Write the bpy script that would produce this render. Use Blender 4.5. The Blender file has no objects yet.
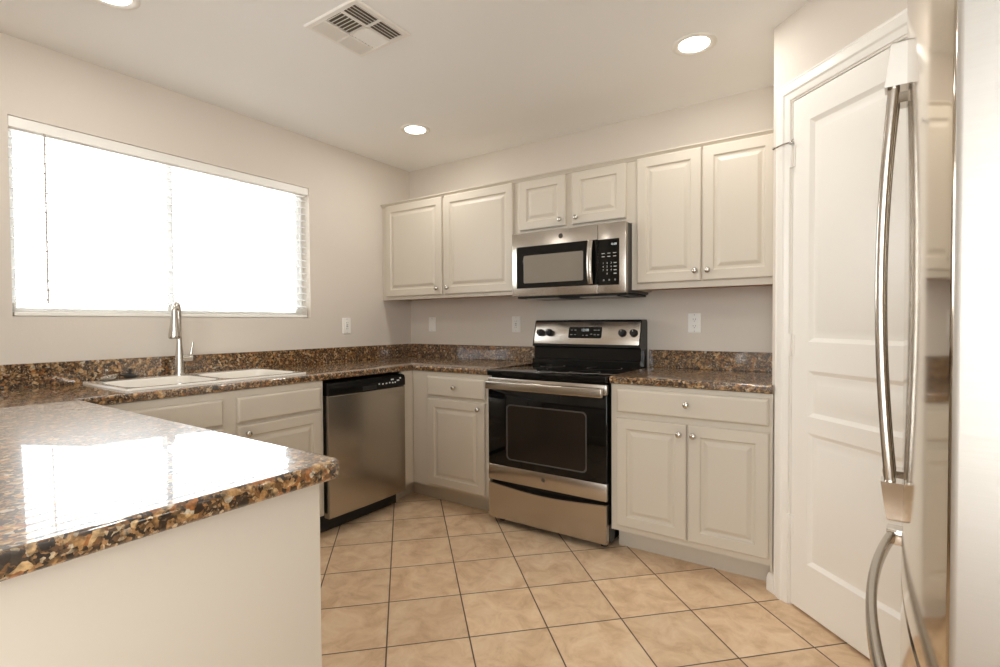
import bpy, bmesh, math, random
from mathutils import Matrix, Vector
random.seed(7)
C = bpy.context.scene.collection
SC = bpy.context.scene
PI = math.pi

# ------------------------------------------------------------------ camera
F_PX = 507.27
cam_d = bpy.data.cameras.new('camera')
cam_d.sensor_fit = 'HORIZONTAL'; cam_d.sensor_width = 36.0
cam_d.lens = F_PX / 1000.0 * 36.0
cam_d.clip_start = 0.02; cam_d.clip_end = 100
cam = bpy.data.objects.new('camera', cam_d); C.objects.link(cam)
CX, CY, CZ = 3.0351, -3.1182, 1.1950
YAW, PIT, ROL = 0.5979, -0.0209, -0.0055
fwd = Vector((-math.sin(YAW)*math.cos(PIT), math.cos(YAW)*math.cos(PIT), math.sin(PIT)))
rt = Vector((math.cos(YAW), math.sin(YAW), 0)); up = rt.cross(fwd)
r2 = math.cos(ROL)*rt + math.sin(ROL)*up
u2 = -math.sin(ROL)*rt + math.cos(ROL)*up
cam.matrix_world = Matrix(((r2.x, u2.x, -fwd.x, CX), (r2.y, u2.y, -fwd.y, CY), (r2.z, u2.z, -fwd.z, CZ), (0, 0, 0, 1)))
SC.camera = cam

# ------------------------------------------------------------------ world, exposure
SKY = 3.8
world = bpy.data.worlds.new('world'); SC.world = world
world.use_nodes = True
bg = world.node_tree.nodes['Background']
bg.inputs[0].default_value = (.93, .975, 1.0, 1); bg.inputs[1].default_value = SKY
SC.view_settings.view_transform = 'Standard'
SC.view_settings.look = 'None'
SC.view_settings.gamma = 1.0
SC.view_settings.use_curve_mapping = False
SC.view_settings.exposure = 1.48
SC.cycles.max_bounces = 10; SC.cycles.diffuse_bounces = 6; SC.cycles.glossy_bounces = 5
SC.cycles.transparent_max_bounces = 12
SC.cycles.sample_clamp_indirect = 6.0
SC.cycles.caustics_reflective = False; SC.cycles.caustics_refractive = False

def portal(name, loc, direction, sx, sy):
    l = bpy.data.lights.new(name, 'AREA'); l.shape = 'RECTANGLE'; l.size = sx; l.size_y = sy
    l.cycles.is_portal = True
    o = bpy.data.objects.new(name, l); C.objects.link(o)
    o.location = loc
    o.rotation_euler = Vector(direction).to_track_quat('-Z', 'Y').to_euler()
    return o
H = 2.467                      # ceiling height
XR, YB = 3.95, -5.2            # right wall, rear wall
WY0, WY1, WZ0, WZ1 = -2.478, -0.970, 1.235, 2.120     # kitchen window opening in the left wall
LY0, LY1, LZ0, LZ1 = -5.05, -3.3, 0.90, 2.30           # unseen side window, added to bring in daylight from the right
RX0, RX1, RZ0, RZ1 = 2.42, 3.84, 0.30, 2.36    # unseen rear window, added to bring in daylight from behind
portal('daylight_opening', (-.22, (WY0+WY1)/2, (WZ0+WZ1)/2), (1, 0, 0), WY1-WY0, WZ1-WZ0)
portal('daylight_opening', (XR+.2, (LY0+LY1)/2, (LZ0+LZ1)/2), (-1, 0, 0), LY1-LY0, LZ1-LZ0)  # portal for the added side window
portal('daylight_opening', ((RX0+RX1)/2, YB-.2, (RZ0+RZ1)/2), (0, 1, 0), RX1-RX0, RZ1-RZ0)  # portal for the added rear window

# ------------------------------------------------------------------ materials
def new_mat(name):
    m = bpy.data.materials.new(name); m.use_nodes = True
    nt = m.node_tree
    return m, nt, nt.nodes['Principled BSDF']
def N(nt, typ, **kw):
    n = nt.nodes.new(typ)
    for k, v in kw.items(): setattr(n, k, v)
    return n
def L(nt, a, b): nt.links.new(a, b)
def rgb(r, g, b):
    f = lambda c: (c/255/12.92) if c/255 <= .04045 else ((c/255+.055)/1.055)**2.4
    return (f(r), f(g), f(b), 1)
def plain(name, col, rough=.5, metal=0.0, spec=.5, bump=0.0, bscale=200, emit=None, estr=0, coat=0, var=0.0):
    m, nt, b = new_mat(name)
    b.inputs['Base Color'].default_value = col
    b.inputs['Roughness'].default_value = rough
    b.inputs['Metallic'].default_value = metal
    b.inputs['Specular IOR Level'].default_value = spec
    if coat:
        b.inputs['Coat Weight'].default_value = coat; b.inputs['Coat Roughness'].default_value = .05
    if emit:
        b.inputs['Emission Color'].default_value = emit; b.inputs['Emission Strength'].default_value = estr
    tc = N(nt, 'ShaderNodeTexCoord')
    ns = N(nt, 'ShaderNodeTexNoise'); ns.inputs['Scale'].default_value = bscale; ns.inputs['Detail'].default_value = 3
    L(nt, tc.outputs['Object'], ns.inputs['Vector'])
    if bump:
        bp = N(nt, 'ShaderNodeBump'); bp.inputs['Strength'].default_value = bump; bp.inputs['Distance'].default_value = .002
        L(nt, ns.outputs['Fac'], bp.inputs['Height']); L(nt, bp.outputs['Normal'], b.inputs['Normal'])
    if var:
        mx = N(nt, 'ShaderNodeMix', data_type='RGBA')
        mx.inputs['A'].default_value = tuple(c*(1-var) for c in col[:3])+(1,)
        mx.inputs['B'].default_value = tuple(min(1, c*(1+var)) for c in col[:3])+(1,)
        n2 = N(nt, 'ShaderNodeTexNoise'); n2.inputs['Scale'].default_value = 3; n2.inputs['Detail'].default_value = 4
        L(nt, tc.outputs['Object'], n2.inputs['Vector']); L(nt, n2.outputs['Fac'], mx.inputs['Factor'])
        L(nt, mx.outputs['Result'], b.inputs['Base Color'])
    return m
M = {}
M['wall'] = plain('wall_paint', rgb(217, 207, 194), .75, bump=.25, bscale=90, var=.02)
M['pantry_wall'] = M['wall']
M['ceiling'] = plain('ceiling_paint', rgb(247, 246, 243), .85, bump=.2, bscale=120)
M['cab'] = plain('cabinet_paint', rgb(203, 193, 177), .46, bump=.05, bscale=60, var=.015)
M['white'] = plain('white_enamel', rgb(242, 237, 228), .35, bump=.05, bscale=50)
M['panel'] = plain('cream_paint', rgb(210, 199, 183), .45, bump=.04, bscale=50)
M['white_plastic'] = plain('white_plastic', rgb(242, 238, 230), .3)
M['vinyl'] = plain('window_vinyl', rgb(240, 240, 238), .4)
M['slot'] = plain('dark_slot', rgb(40, 36, 32), .6)
M['wood'] = plain('raw_wood', rgb(168, 112, 70), .6, var=.12)
M['black'] = plain('black_enamel', rgb(15, 14, 13), .22, spec=.3)
M['black_matte'] = plain('black_plastic', rgb(24, 23, 22), .5)
M['black_glass'] = plain('black_glass', rgb(9, 9, 9), .05, spec=.3)
M['oven_window'] = plain('oven_window', rgb(36, 30, 25), .08, spec=.25)
M['mw_window'] = plain('microwave_window', rgb(128, 120, 108), .12, spec=.6)
M['dark_grey'] = plain('dark_grey', rgb(72, 68, 64), .4)
M['emblem'] = plain('emblem_grey', rgb(140, 132, 123), .35, .5)
M['wand'] = plain('wand_plastic', rgb(186, 178, 168), .4)
M['mark'] = plain('pale_print', rgb(215, 215, 210), .5)
M['digits'] = plain('lit_digits', rgb(225, 230, 228), .5, emit=(.8, .95, 1, 1), estr=.08)
M['grey_print'] = plain('grey_print', rgb(150, 150, 148), .5)
M['nickel'] = plain('satin_nickel', rgb(205, 200, 192), .22, 1.0)
M['chrome'] = plain('chrome', rgb(215, 210, 203), .1, 1.0)
M['rubber'] = plain('black_rubber', rgb(22, 22, 22), .45)
M['sink'] = plain('sink_enamel', rgb(230, 224, 213), .1, spec=.7, coat=.5)
M['lamp'] = plain('lamp_lens', rgb(255, 250, 240), .5, emit=(1, .95, .87, 1), estr=3.5)
M['duct'] = plain('duct_shadow', rgb(120, 108, 92), .8)  # shade inside the vent duct, put into the plate colour

def steel(name, col, rough, stretch, bump=.02, aniso=.4):
    m, nt, b = new_mat(name)
    b.inputs['Base Color'].default_value = col
    b.inputs['Metallic'].default_value = 1
    b.inputs['Roughness'].default_value = rough
    b.inputs['Anisotropic'].default_value = aniso
    tc = N(nt, 'ShaderNodeTexCoord'); mp = N(nt, 'ShaderNodeMapping'); mp.inputs['Scale'].default_value = stretch
    ns = N(nt, 'ShaderNodeTexNoise'); ns.inputs['Scale'].default_value = 1; ns.inputs['Detail'].default_value = 2
    L(nt, tc.outputs['Object'], mp.inputs['Vector']); L(nt, mp.outputs['Vector'], ns.inputs['Vector'])
    bp = N(nt, 'ShaderNodeBump'); bp.inputs['Strength'].default_value = bump; bp.inputs['Distance'].default_value = .001
    L(nt, ns.outputs['Fac'], bp.inputs['Height']); L(nt, bp.outputs['Normal'], b.inputs['Normal'])
    mr = N(nt, 'ShaderNodeMapRange'); mr.inputs['To Min'].default_value = rough*.85; mr.inputs['To Max'].default_value = rough*1.2
    L(nt, ns.outputs['Fac'], mr.inputs['Value']); L(nt, mr.outputs['Result'], b.inputs['Roughness'])
    return m
M['steel'] = steel('brushed_steel', rgb(188, 180, 170), .24, (6, 6, 900))
M['steel_side'] = steel('brushed_steel_side', rgb(180, 174, 166), .48, (6, 6, 900), .05)
M['fridge_front'] = steel('smooth_steel', rgb(205, 194, 178), .09, (4, 4, 500), .01, 0)
M['handle'] = steel('handle_steel', rgb(184, 177, 167), .2, (900, 900, 6), .02)

def granite():
    m, nt, b = new_mat('granite')
    tc = N(nt, 'ShaderNodeTexCoord')
    n0 = N(nt, 'ShaderNodeTexNoise'); n0.inputs['Scale'].default_value = 38; n0.inputs['Detail'].default_value = 3
    L(nt, tc.outputs['Object'], n0.inputs['Vector'])
    ad = N(nt, 'ShaderNodeVectorMath', operation='MULTIPLY_ADD')
    L(nt, n0.outputs['Color'], ad.inputs[0]); ad.inputs[1].default_value = (.022, .022, .022)
    L(nt, tc.outputs['Object'], ad.inputs[2])
    def vor(scale, stops):
        v = N(nt, 'ShaderNodeTexVoronoi'); v.inputs['Scale'].default_value = scale
        L(nt, ad.outputs[0], v.inputs['Vector'])
        sp = N(nt, 'ShaderNodeSeparateColor'); L(nt, v.outputs['Color'], sp.inputs[0])
        r = N(nt, 'ShaderNodeValToRGB'); r.color_ramp.interpolation = 'CONSTANT'
        e = r.color_ramp.elements
        e[0].position = 0; e[0].color = stops[0][1]
        e[1].position = stops[1][0]; e[1].color = stops[1][1]
        for p, c in stops[2:]:
            x = e.new(p); x.color = c
        L(nt, sp.outputs[0], r.inputs['Fac'])
        return r, v
    big, vb = vor(88, [(0, rgb(44, 34, 27)), (.18, rgb(118, 82, 48)), (.38, rgb(176, 132, 82)), (.60, rgb(202, 166, 118)), (.74, rgb(62, 51, 42)), (.84, rgb(158, 100, 54)), (.95, rgb(198, 184, 160))])
    sm, vs = vor(210, [(0, rgb(38, 30, 25)), (.30, rgb(100, 72, 46)), (.54, rgb(156, 118, 78)), (.78, rgb(68, 52, 39)), (.93, rgb(188, 166, 134))])
    n1 = N(nt, 'ShaderNodeTexNoise'); n1.inputs['Scale'].default_value = 34; n1.inputs['Detail'].default_value = 2
    L(nt, tc.outputs['Object'], n1.inputs['Vector'])
    rp = N(nt, 'ShaderNodeValToRGB'); rp.color_ramp.elements[0].position = .44; rp.color_ramp.elements[1].position = .56
    L(nt, n1.outputs['Fac'], rp.inputs['Fac'])
    mx = N(nt, 'ShaderNodeMix', data_type='RGBA')
    L(nt, rp.outputs['Color'], mx.inputs['Factor']); L(nt, sm.outputs['Color'], mx.inputs['A']); L(nt, big.outputs['Color'], mx.inputs['B'])
    # tint drifting over the slab
    n2 = N(nt, 'ShaderNodeTexNoise'); n2.inputs['Scale'].default_value = 140; n2.inputs['Detail'].default_value = 2
    L(nt, tc.outputs['Object'], n2.inputs['Vector'])
    mr = N(nt, 'ShaderNodeMapRange'); mr.inputs['From Min'].default_value = .3; mr.inputs['From Max'].default_value = .7
    mr.inputs['To Min'].default_value = .44; mr.inputs['To Max'].default_value = 1.14
    L(nt, n2.outputs['Fac'], mr.inputs['Value'])
    ml = N(nt, 'ShaderNodeVectorMath', operation='SCALE')
    L(nt, mx.outputs['Result'], ml.inputs[0]); L(nt, mr.outputs['Result'], ml.inputs['Scale'])
    L(nt, ml.outputs[0], b.inputs['Base Color'])
    b.inputs['Roughness'].default_value = .28
    b.inputs['IOR'].default_value = 1.5
    b.inputs['Coat Weight'].default_value = 1.0; b.inputs['Coat Roughness'].default_value = .025; b.inputs['Coat IOR'].default_value = 1.8
    b.inputs['Specular IOR Level'].default_value = .35
    return m
M['granite'] = granite()

def tile():
    T, U0, V0, G = .308, 1.5313, -.1319, .0026
    m, nt, b = new_mat('floor_tile')
    tc = N(nt, 'ShaderNodeTexCoord')
    sx = N(nt, 'ShaderNodeSeparateXYZ'); L(nt, tc.outputs['Object'], sx.inputs[0])
    def mth(op, a, bb=None, c=None):
        n = N(nt, 'ShaderNodeMath', operation=op)
        for i, v in enumerate((a, bb, c)):
            if v is None: continue
            if isinstance(v, (int, float)): n.inputs[i].default_value = v
            else: L(nt, v, n.inputs[i])
        return n.outputs[0]
    s = 1/math.sqrt(2)
    u = mth('MULTIPLY', mth('SUBTRACT', sx.outputs[0], sx.outputs[1]), s)
    v = mth('MULTIPLY', mth('ADD', sx.outputs[0], sx.outputs[1]), s)
    un_ = mth('DIVIDE', mth('SUBTRACT', u, U0), T); vn = mth('DIVIDE', mth('SUBTRACT', v, V0), T)
    fu = mth('FRACT', un_); fv = mth('FRACT', vn)
    du = mth('MINIMUM', fu, mth('SUBTRACT', 1.0, fu)); dv = mth('MINIMUM', fv, mth('SUBTRACT', 1.0, fv))
    d = mth('MULTIPLY', mth('MINIMUM', du, dv), T)
    mask = N(nt, 'ShaderNodeMapRange'); mask.inputs['From Min'].default_value = G*.7; mask.inputs['From Max'].default_value = G*1.35
    L(nt, d, mask.inputs['Value'])
    cu = mth('FLOOR', un_); cv = mth('FLOOR', vn)
    cb = N(nt, 'ShaderNodeCombineXYZ'); L(nt, cu, cb.inputs[0]); L(nt, cv, cb.inputs[1])
    wn = N(nt, 'ShaderNodeTexWhiteNoise', noise_dimensions='3D'); L(nt, cb.outputs[0], wn.inputs['Vector'])
    off = N(nt, 'ShaderNodeVectorMath', operation='MULTIPLY_ADD')
    L(nt, wn.outputs['Color'], off.inputs[0]); off.inputs[1].default_value = (20, 20, 20); L(nt, tc.outputs['Object'], off.inputs[2])
    n1 = N(nt, 'ShaderNodeTexNoise'); n1.inputs['Scale'].default_value = 9; n1.inputs['Detail'].default_value = 6; n1.inputs['Roughness'].default_value = .68
    n1.inputs['Distortion'].default_value = .6
    L(nt, off.outputs[0], n1.inputs['Vector'])
    r = N(nt, 'ShaderNodeValToRGB'); e = r.color_ramp.elements
    e[0].position = .30; e[0].color = rgb(203, 168, 131)
    e[1].position = .72; e[1].color = rgb(240, 216, 184)
    x = e.new(.5); x.color = rgb(226, 195, 159)
    L(nt, n1.outputs['Fac'], r.inputs['Fac'])
    wv = N(nt, 'ShaderNodeMapRange'); wv.inputs['To Min'].default_value = .93; wv.inputs['To Max'].default_value = 1.06
    L(nt, wn.outputs['Value'], wv.inputs['Value'])
    sc = N(nt, 'ShaderNodeVectorMath', operation='SCALE'); L(nt, r.outputs['Color'], sc.inputs[0]); L(nt, wv.outputs['Result'], sc.inputs['Scale'])
    mx = N(nt, 'ShaderNodeMix', data_type='RGBA'); mx.inputs['A'].default_value = rgb(84, 66, 52)
    L(nt, sc.outputs[0], mx.inputs['B']); L(nt, mask.outputs['Result'], mx.inputs['Factor'])
    L(nt, mx.outputs['Result'], b.inputs['Base Color'])
    b.inputs['Roughness'].default_value = .42
    bp = N(nt, 'ShaderNodeBump'); bp.inputs['Strength'].default_value = .4; bp.inputs['Distance'].default_value = .002
    L(nt, mask.outputs['Result'], bp.inputs['Height']); L(nt, bp.outputs['Normal'], b.inputs['Normal'])
    return m
M['tile'] = tile()

def glass():
    m, nt, b = new_mat('window_glass')
    nt.nodes.remove(b)
    out = nt.nodes['Material Output']
    tr = N(nt, 'ShaderNodeBsdfTransparent'); gl = N(nt, 'ShaderNodeBsdfGlossy'); gl.inputs['Roughness'].default_value = .02
    fr = N(nt, 'ShaderNodeFresnel'); fr.inputs['IOR'].default_value = 1.45
    mx = N(nt, 'ShaderNodeMixShader')
    L(nt, fr.outputs[0], mx.inputs[0]); L(nt, tr.outputs[0], mx.inputs[1]); L(nt, gl.outputs[0], mx.inputs[2])
    L(nt, mx.outputs[0], out.inputs['Surface'])
    return m
M['glass'] = glass()
def slat_mat():
    m, nt, b = new_mat('blind_slat')
    out = nt.nodes['Material Output']
    b.inputs['Base Color'].default_value = rgb(251, 250, 248); b.inputs['Roughness'].default_value = .5
    t = N(nt, 'ShaderNodeBsdfTranslucent'); t.inputs[0].default_value = rgb(252, 251, 249)
    mx = N(nt, 'ShaderNodeMixShader'); mx.inputs[0].default_value = .34
    L(nt, b.outputs[0], mx.inputs[1]); L(nt, t.outputs[0], mx.inputs[2]); L(nt, mx.outputs[0], out.inputs['Surface'])
    return m
M['slat'] = slat_mat()

# ------------------------------------------------------------------ mesh helpers
def BM(): return bmesh.new()
def box(bm, x0, x1, y0, y1, z0, z1, bev=0.0, seg=2):
    t = bmesh.new()
    v = [t.verts.new((x, y, z)) for x in (x0, x1) for y in (y0, y1) for z in (z0, z1)]
    for f in ((0, 1, 3, 2), (4, 6, 7, 5), (0, 4, 5, 1), (2, 3, 7, 6), (0, 2, 6, 4), (1, 5, 7, 3)):
        t.faces.new([v[i] for i in f])
    if bev:
        bmesh.ops.bevel(t, geom=t.edges[:], offset=bev, segments=seg, affect='EDGES', profile=.5)
    bmesh.ops.recalc_face_normals(t, faces=t.faces[:])
    merge(bm, t)
def merge(bm, t, mat=None):
    me = bpy.data.meshes.new('tmp'); t.to_mesh(me); t.free()
    if mat is not None: me.transform(mat)
    bm.from_mesh(me); bpy.data.meshes.remove(me)
def prism(bm, pts, z0, z1):
    t = bmesh.new()
    a = [t.verts.new((x, y, z0)) for x, y in pts]; b = [t.verts.new((x, y, z1)) for x, y in pts]
    n = len(pts)
    t.faces.new(a[::-1]); t.faces.new(b)
    for i in range(n): t.faces.new((a[i], a[(i+1) % n], b[(i+1) % n], b[i]))
    bmesh.ops.recalc_face_normals(t, faces=t.faces[:])
    merge(bm, t)
def loft(bm, loops, cap0=True, cap1=True, closed=False):
    """loops: lists of 3-D points, all the same length, each a closed ring"""
    t = bmesh.new()
    R = [[t.verts.new(p) for p in lp] for lp in loops]
    n = len(R[0])
    rng = range(len(R)) if closed else range(len(R)-1)
    for k in rng:
        A, B = R[k], R[(k+1) % len(R)]
        for i in range(n):
            t.faces.new((A[i], A[(i+1) % n], B[(i+1) % n], B[i]))
    if not closed:
        if cap0: t.faces.new(R[0][::-1])
        if cap1: t.faces.new(R[-1])
    bmesh.ops.recalc_face_normals(t, faces=t.faces[:])
    merge(bm, t)
def tube(bm, pts, rad, n=10, flat=1.0, upv=None):
    """tube along points; rad a number or a list; flat scales the second axis"""
    P = [Vector(p) for p in pts]; loops = []
    u = None
    for i, p in enumerate(P):
        a = P[max(i-1, 0)]; b = P[min(i+1, len(P)-1)]
        d = (b-a).normalized()
        if u is None:
            ref = Vector(upv) if upv else (Vector((0, 0, 1)) if abs(d.z) < .9 else Vector((1, 0, 0)))
            u = (ref - d*ref.dot(d)).normalized()
        else:
            u = (u - d*u.dot(d)).normalized()
        w = d.cross(u)
        r = rad[i] if isinstance(rad, (list, tuple)) else rad
        loops.append([p + u*(r*math.cos(2*PI*k/n)) + w*(r*flat*math.sin(2*PI*k/n)) for k in range(n)])
    loft(bm, loops)
def lathe(bm, prof, n=24, mat=None):
    """profile of (radius, height) turned about the z axis"""
    t = bmesh.new()
    loops = [[(r*math.cos(2*PI*k/n), r*math.sin(2*PI*k/n), z) for k in range(n)] for r, z in prof]
    R = [[t.verts.new(p) for p in lp] for lp in loops]
    for k in range(len(R)-1):
        for i in range(n): t.faces.new((R[k][i], R[k][(i+1) % n], R[k+1][(i+1) % n], R[k+1][i]))
    t.faces.new(R[0][::-1]); t.faces.new(R[-1])
    bmesh.ops.recalc_face_normals(t, faces=t.faces[:])
    merge(bm, t, mat)
def rrect(cx, cy, w, h, r, n=5):
    pts = []
    for (sx, sy, a0) in ((1, 1, 0), (-1, 1, 90), (-1, -1, 180), (1, -1, 270)):
        ox, oy = cx+sx*(w/2-r), cy+sy*(h/2-r)
        for k in range(n+1):
            a = math.radians(a0+90*k/n); pts.append((ox+r*math.cos(a), oy+r*math.sin(a)))
    return pts
def obj(name, bm, mat, parent=None, smooth=None, kind=None, label=None, loc=None):
    me = bpy.data.meshes.new(name)
    bm.to_mesh(me); bm.free()
    mats = mat if isinstance(mat, (list, tuple)) else [mat]
    for q in mats: me.materials.append(q)
    if smooth is not None:
        me.shade_smooth()
        me.set_sharp_from_angle(angle=math.radians(smooth))
    o = bpy.data.objects.new(name, me); C.objects.link(o)
    if parent: o.parent = parent
    if loc: o.location = loc
    if kind: o['kind'] = kind
    if label: o['label'] = label
    return o
def tag(o, label, cat, group=None):
    o['label'] = label; o['category'] = cat
    if group: o['group'] = group
    return o
def thing(name, label, cat, loc=(0, 0, 0), rotz=0.0, group=None):
    o = bpy.data.objects.new(name, None); C.objects.link(o)
    o.empty_display_size = .1
    o.location = loc; o.rotation_euler = (0, 0, rotz)
    return tag(o, label, cat, group)
def struct(name, bm, mat, parent=None, label=None, cat=None, smooth=None):
    o = obj(name, bm, mat, parent, smooth)
    if parent is None:
        o['kind'] = 'structure'
        if label: o['label'] = label
        if cat: o['category'] = cat
    return o
def one(name, parent, mat, *a, smooth=None, label=None, **k):
    b = BM(); box(b, *a, **k)
    return obj(name, b, mat, parent, smooth, label=label)
def copy_tree(o, parent=None):
    c = o.copy(); C.objects.link(c)
    if parent: c.parent = parent
    for ch in list(o.children): copy_tree(ch, c)
    return c
def text_bm(s, size, mtx, depth=.0004):
    """characters as a thin raised mesh; text lies in local XZ facing -Y, centred"""
    cu = bpy.data.curves.new('txt', 'FONT'); cu.body = s; cu.size = size
    cu.align_x = 'CENTER'; cu.align_y = 'CENTER'; cu.extrude = depth; cu.resolution_u = 2
    o = bpy.data.objects.new('txt', cu)
    C.objects.link(o); dg = bpy.context.evaluated_depsgraph_get()
    me = bpy.data.meshes.new_from_object(o.evaluated_get(dg))
    b = BM(); me.transform(mtx @ Matrix.Rotation(PI/2, 4, 'X')); b.from_mesh(me)
    bpy.data.meshes.remove(me); bpy.data.objects.remove(o); bpy.data.curves.remove(cu)
    return b
def T(x, y, z): return Matrix.Translation((x, y, z))

# ------------------------------------------------------------------ the room shell
def wall_with_hole(axis, a0, a1, z1, h0, h1, hz0, hz1, pos0, pos1):
    """wall slab between pos0 and pos1 on the other axis; hole from h0..h1, hz0..hz1"""
    b = BM()
    def bx(p0, p1, q0, q1):
        if p1-p0 < 1e-6 or q1-q0 < 1e-6: return
        if axis == 'y': box(b, pos0, pos1, p0, p1, q0, q1)
        else: box(b, p0, p1, pos0, pos1, q0, q1)
    bx(a0, h0, 0, z1); bx(h1, a1, 0, z1); bx(h0, h1, 0, hz0); bx(h0, h1, hz1, z1)
    return b
b = BM(); box(b, -.15, XR+.15, YB-.15, .15, -.05, 0); struct('floor', b, M['tile'], label='beige ceramic floor tiles laid diagonally with dark grout', cat='floor')
b = BM(); box(b, -.15, XR+.15, YB-.15, .15, H, H+.08); struct('ceiling', b, M['ceiling'], label='plain off white ceiling over the kitchen', cat='ceiling')
struct('wall_left', wall_with_hole('y', YB, 0.15, H, WY0, WY1, WZ0, WZ1, -.15, 0), M['wall'], label='beige left wall around the wide window', cat='wall')
b = BM(); box(b, 0, XR+.15, 0, .15, 0, H); struct('wall_back', b, M['wall'], label='beige back wall behind the range and cabinets', cat='wall')
struct('wall_right', wall_with_hole('y', YB, 0, H, LY0, LY1, LZ0, LZ1, XR, XR+.15), M['wall'], label='beige right wall behind the refrigerator', cat='wall')
struct('wall_rear', wall_with_hole('x', -.15, XR+.15, H, RX0, RX1, RZ0, RZ1, YB-.15, YB), M['wall'], label='beige rear wall behind the camera with a tall window added for daylight', cat='wall')

# diagonal pantry wall: local X runs from the corner towards the right, front faces -Y
PX, PY = 2.770, -.600
PROT = -PI/4
PL = .960
DS0, DS1, DZ = .118, .832, 2.100      # door slab on the wall
pm = T(PX, PY, 0) @ Matrix.Rotation(PROT, 4, 'Z')
def pantry(bm):
    for v in bm.verts: v.co = pm @ v.co
    return bm
b = BM()
box(b, .0, DS0-.006, 0, .115, 0, H); box(b, DS1+.006, PL, 0, .115, 0, H); box(b, DS0-.006, DS1+.006, 0, .115, DZ+.006, H)
struct('wall_pantry', pantry(b), M['pantry_wall'], label='beige diagonal wall around the white pantry door', cat='wall')
b = BM(); box(b, PX, PX+.11, PY+.01, 0, 0, H); struct('wall_stub', b, M['pantry_wall'], label='short beige return wall at the end of the back cabinets', cat='wall')

b = BM(); box(b, PX+PL/math.sqrt(2), XR, PY-PL/math.sqrt(2), PY-PL/math.sqrt(2)+.115, 0, H)
struct('wall_alcove', b, M['pantry_wall'], label='beige wall beside the refrigerator behind the pantry corner', cat='wall')

def casing_profile(w, t):
    # across the casing: (offset, thickness)
    return [(0, 0), (0, t*.55), (.006, t*.75), (.012, t*.62), (.018, t*.85), (w*.5, t), (w*.62, t), (w*.70, t*.72), (w*.92, t*.6), (w, t*.5), (w, 0)]
cw = .078
b = BM()
prof = casing_profile(cw, .019)
i0, i1, zt = DS0-.012, DS1+.012, DZ+.012
# mitred casing: outer edge -> inner edge
def cas(o, t): return [(i0-cw+o, -t, 0), (i0-cw+o, -t, zt+cw-o), (i1+cw-o, -t, zt+cw-o), (i1+cw-o, -t, 0)]
t_ = bmesh.new()
rows = [[t_.verts.new(p) for p in cas(o, t)] for o, t in prof]
for k in range(len(rows)-1):
    for i in range(3): t_.faces.new((rows[k][i], rows[k][i+1], rows[k+1][i+1], rows[k+1][i]))
bmesh.ops.recalc_face_normals(t_, faces=t_.faces[:])
merge(b, t_)
# jamb lining and stop
box(b, DS0-.012, DS0-.004, -.002, .115, 0, DZ+.004); box(b, DS1+.004, DS1+.012, -.002, .115, 0, DZ+.004); box(b, DS0-.012, DS1+.012, -.002, .115, DZ+.004, DZ+.012)
struct('trim_1', pantry(b), M['white'], label='white moulded casing around the pantry door', cat='trim')
b = BM()
def base_prof(bm, x0, x1):
    loft(bm, [[(x, 0, 0), (x, -.014, 0), (x, -.014, .052), (x, -.011, .062), (x, -.006, .072), (x, 0, .078)] for x in (x0, x1)])
base_prof(b, -.012, DS0-.012-cw); base_prof(b, DS1+.012+cw, PL-.004)
struct('baseboard_pantry', pantry(b), M['white'], label='white baseboard on the pantry wall', cat='baseboard')

# pantry door (part of the setting) with three raised panels
def panel_loops(bm, x0, x1, z0, z1, y, prof):
    """prof: (inset, height toward the front) from a rectangle on plane y"""
    return [[(x0+i, y-h, z0+i), (x1-i, y-h, z0+i), (x1-i, y-h, z1-i), (x0+i, y-h, z1-i)] for i, h in prof]
def slab_door(W_, Ht, th, panels):
    """door slab 0..W_ x 0..Ht, front face at y=-th, with sunk raised panels"""
    t = bmesh.new()
    xs = sorted({0, W_} | {p[0] for p in panels} | {p[1] for p in panels})
    zs = sorted({0, Ht} | {p[2] for p in panels} | {p[3] for p in panels})
    for i in range(len(xs)-1):
        for k in range(len(zs)-1):
            mx_, mz = (xs[i]+xs[i+1])/2, (zs[k]+zs[k+1])/2
            if any(p[0] < mx_ < p[1] and p[2] < mz < p[3] for p in panels): continue
            t.faces.new([t.verts.new(q) for q in ((xs[i], -th, zs[k]), (xs[i+1], -th, zs[k]), (xs[i+1], -th, zs[k+1]), (xs[i], -th, zs[k+1]))])
    for p in panels:
        lps = panel_loops(None, *p, -th, [(0, 0), (.008, -.006), (.016, -.011), (.024, -.011), (.052, -.0025), (.056, -.0015)])
        R = [[t.verts.new(q) for q in lp] for lp in lps]
        for a, c in zip(R[:-1], R[1:]):
            for i in range(4): t.faces.new((a[i], a[(i+1) % 4], c[(i+1) % 4], c[i]))
        t.faces.new(R[-1])
    # edges and back
    o = [(0, 0), (W_, 0), (W_, Ht), (0, Ht)]
    fr_ = [t.verts.new((x, -th, z)) for x, z in o]; bk = [t.verts.new((x, 0, z)) for x, z in o]
    for i in range(4): t.faces.new((fr_[i], fr_[(i+1) % 4], bk[(i+1) % 4], bk[i]))
    t.faces.new(bk)
    bmesh.ops.remove_doubles(t, verts=t.verts[:], dist=1e-5)
    bmesh.ops.recalc_face_normals(t, faces=t.faces[:])
    return t
dw_ = DS1-DS0
db = slab_door(dw_, DZ-.012, .035, [(.085, dw_-.085, .20, .735), (.085, dw_-.085, .800, .985), (.085, dw_-.085, 1.10, 1.985)])
door = obj('door_1', db, M['white'], None, smooth=25)
door['kind'] = 'structure'; door['label'] = 'white three panel pantry door on the diagonal wall'; door['category'] = 'door'
door.matrix_world = pm @ T(DS0, .033, .012)
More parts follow.
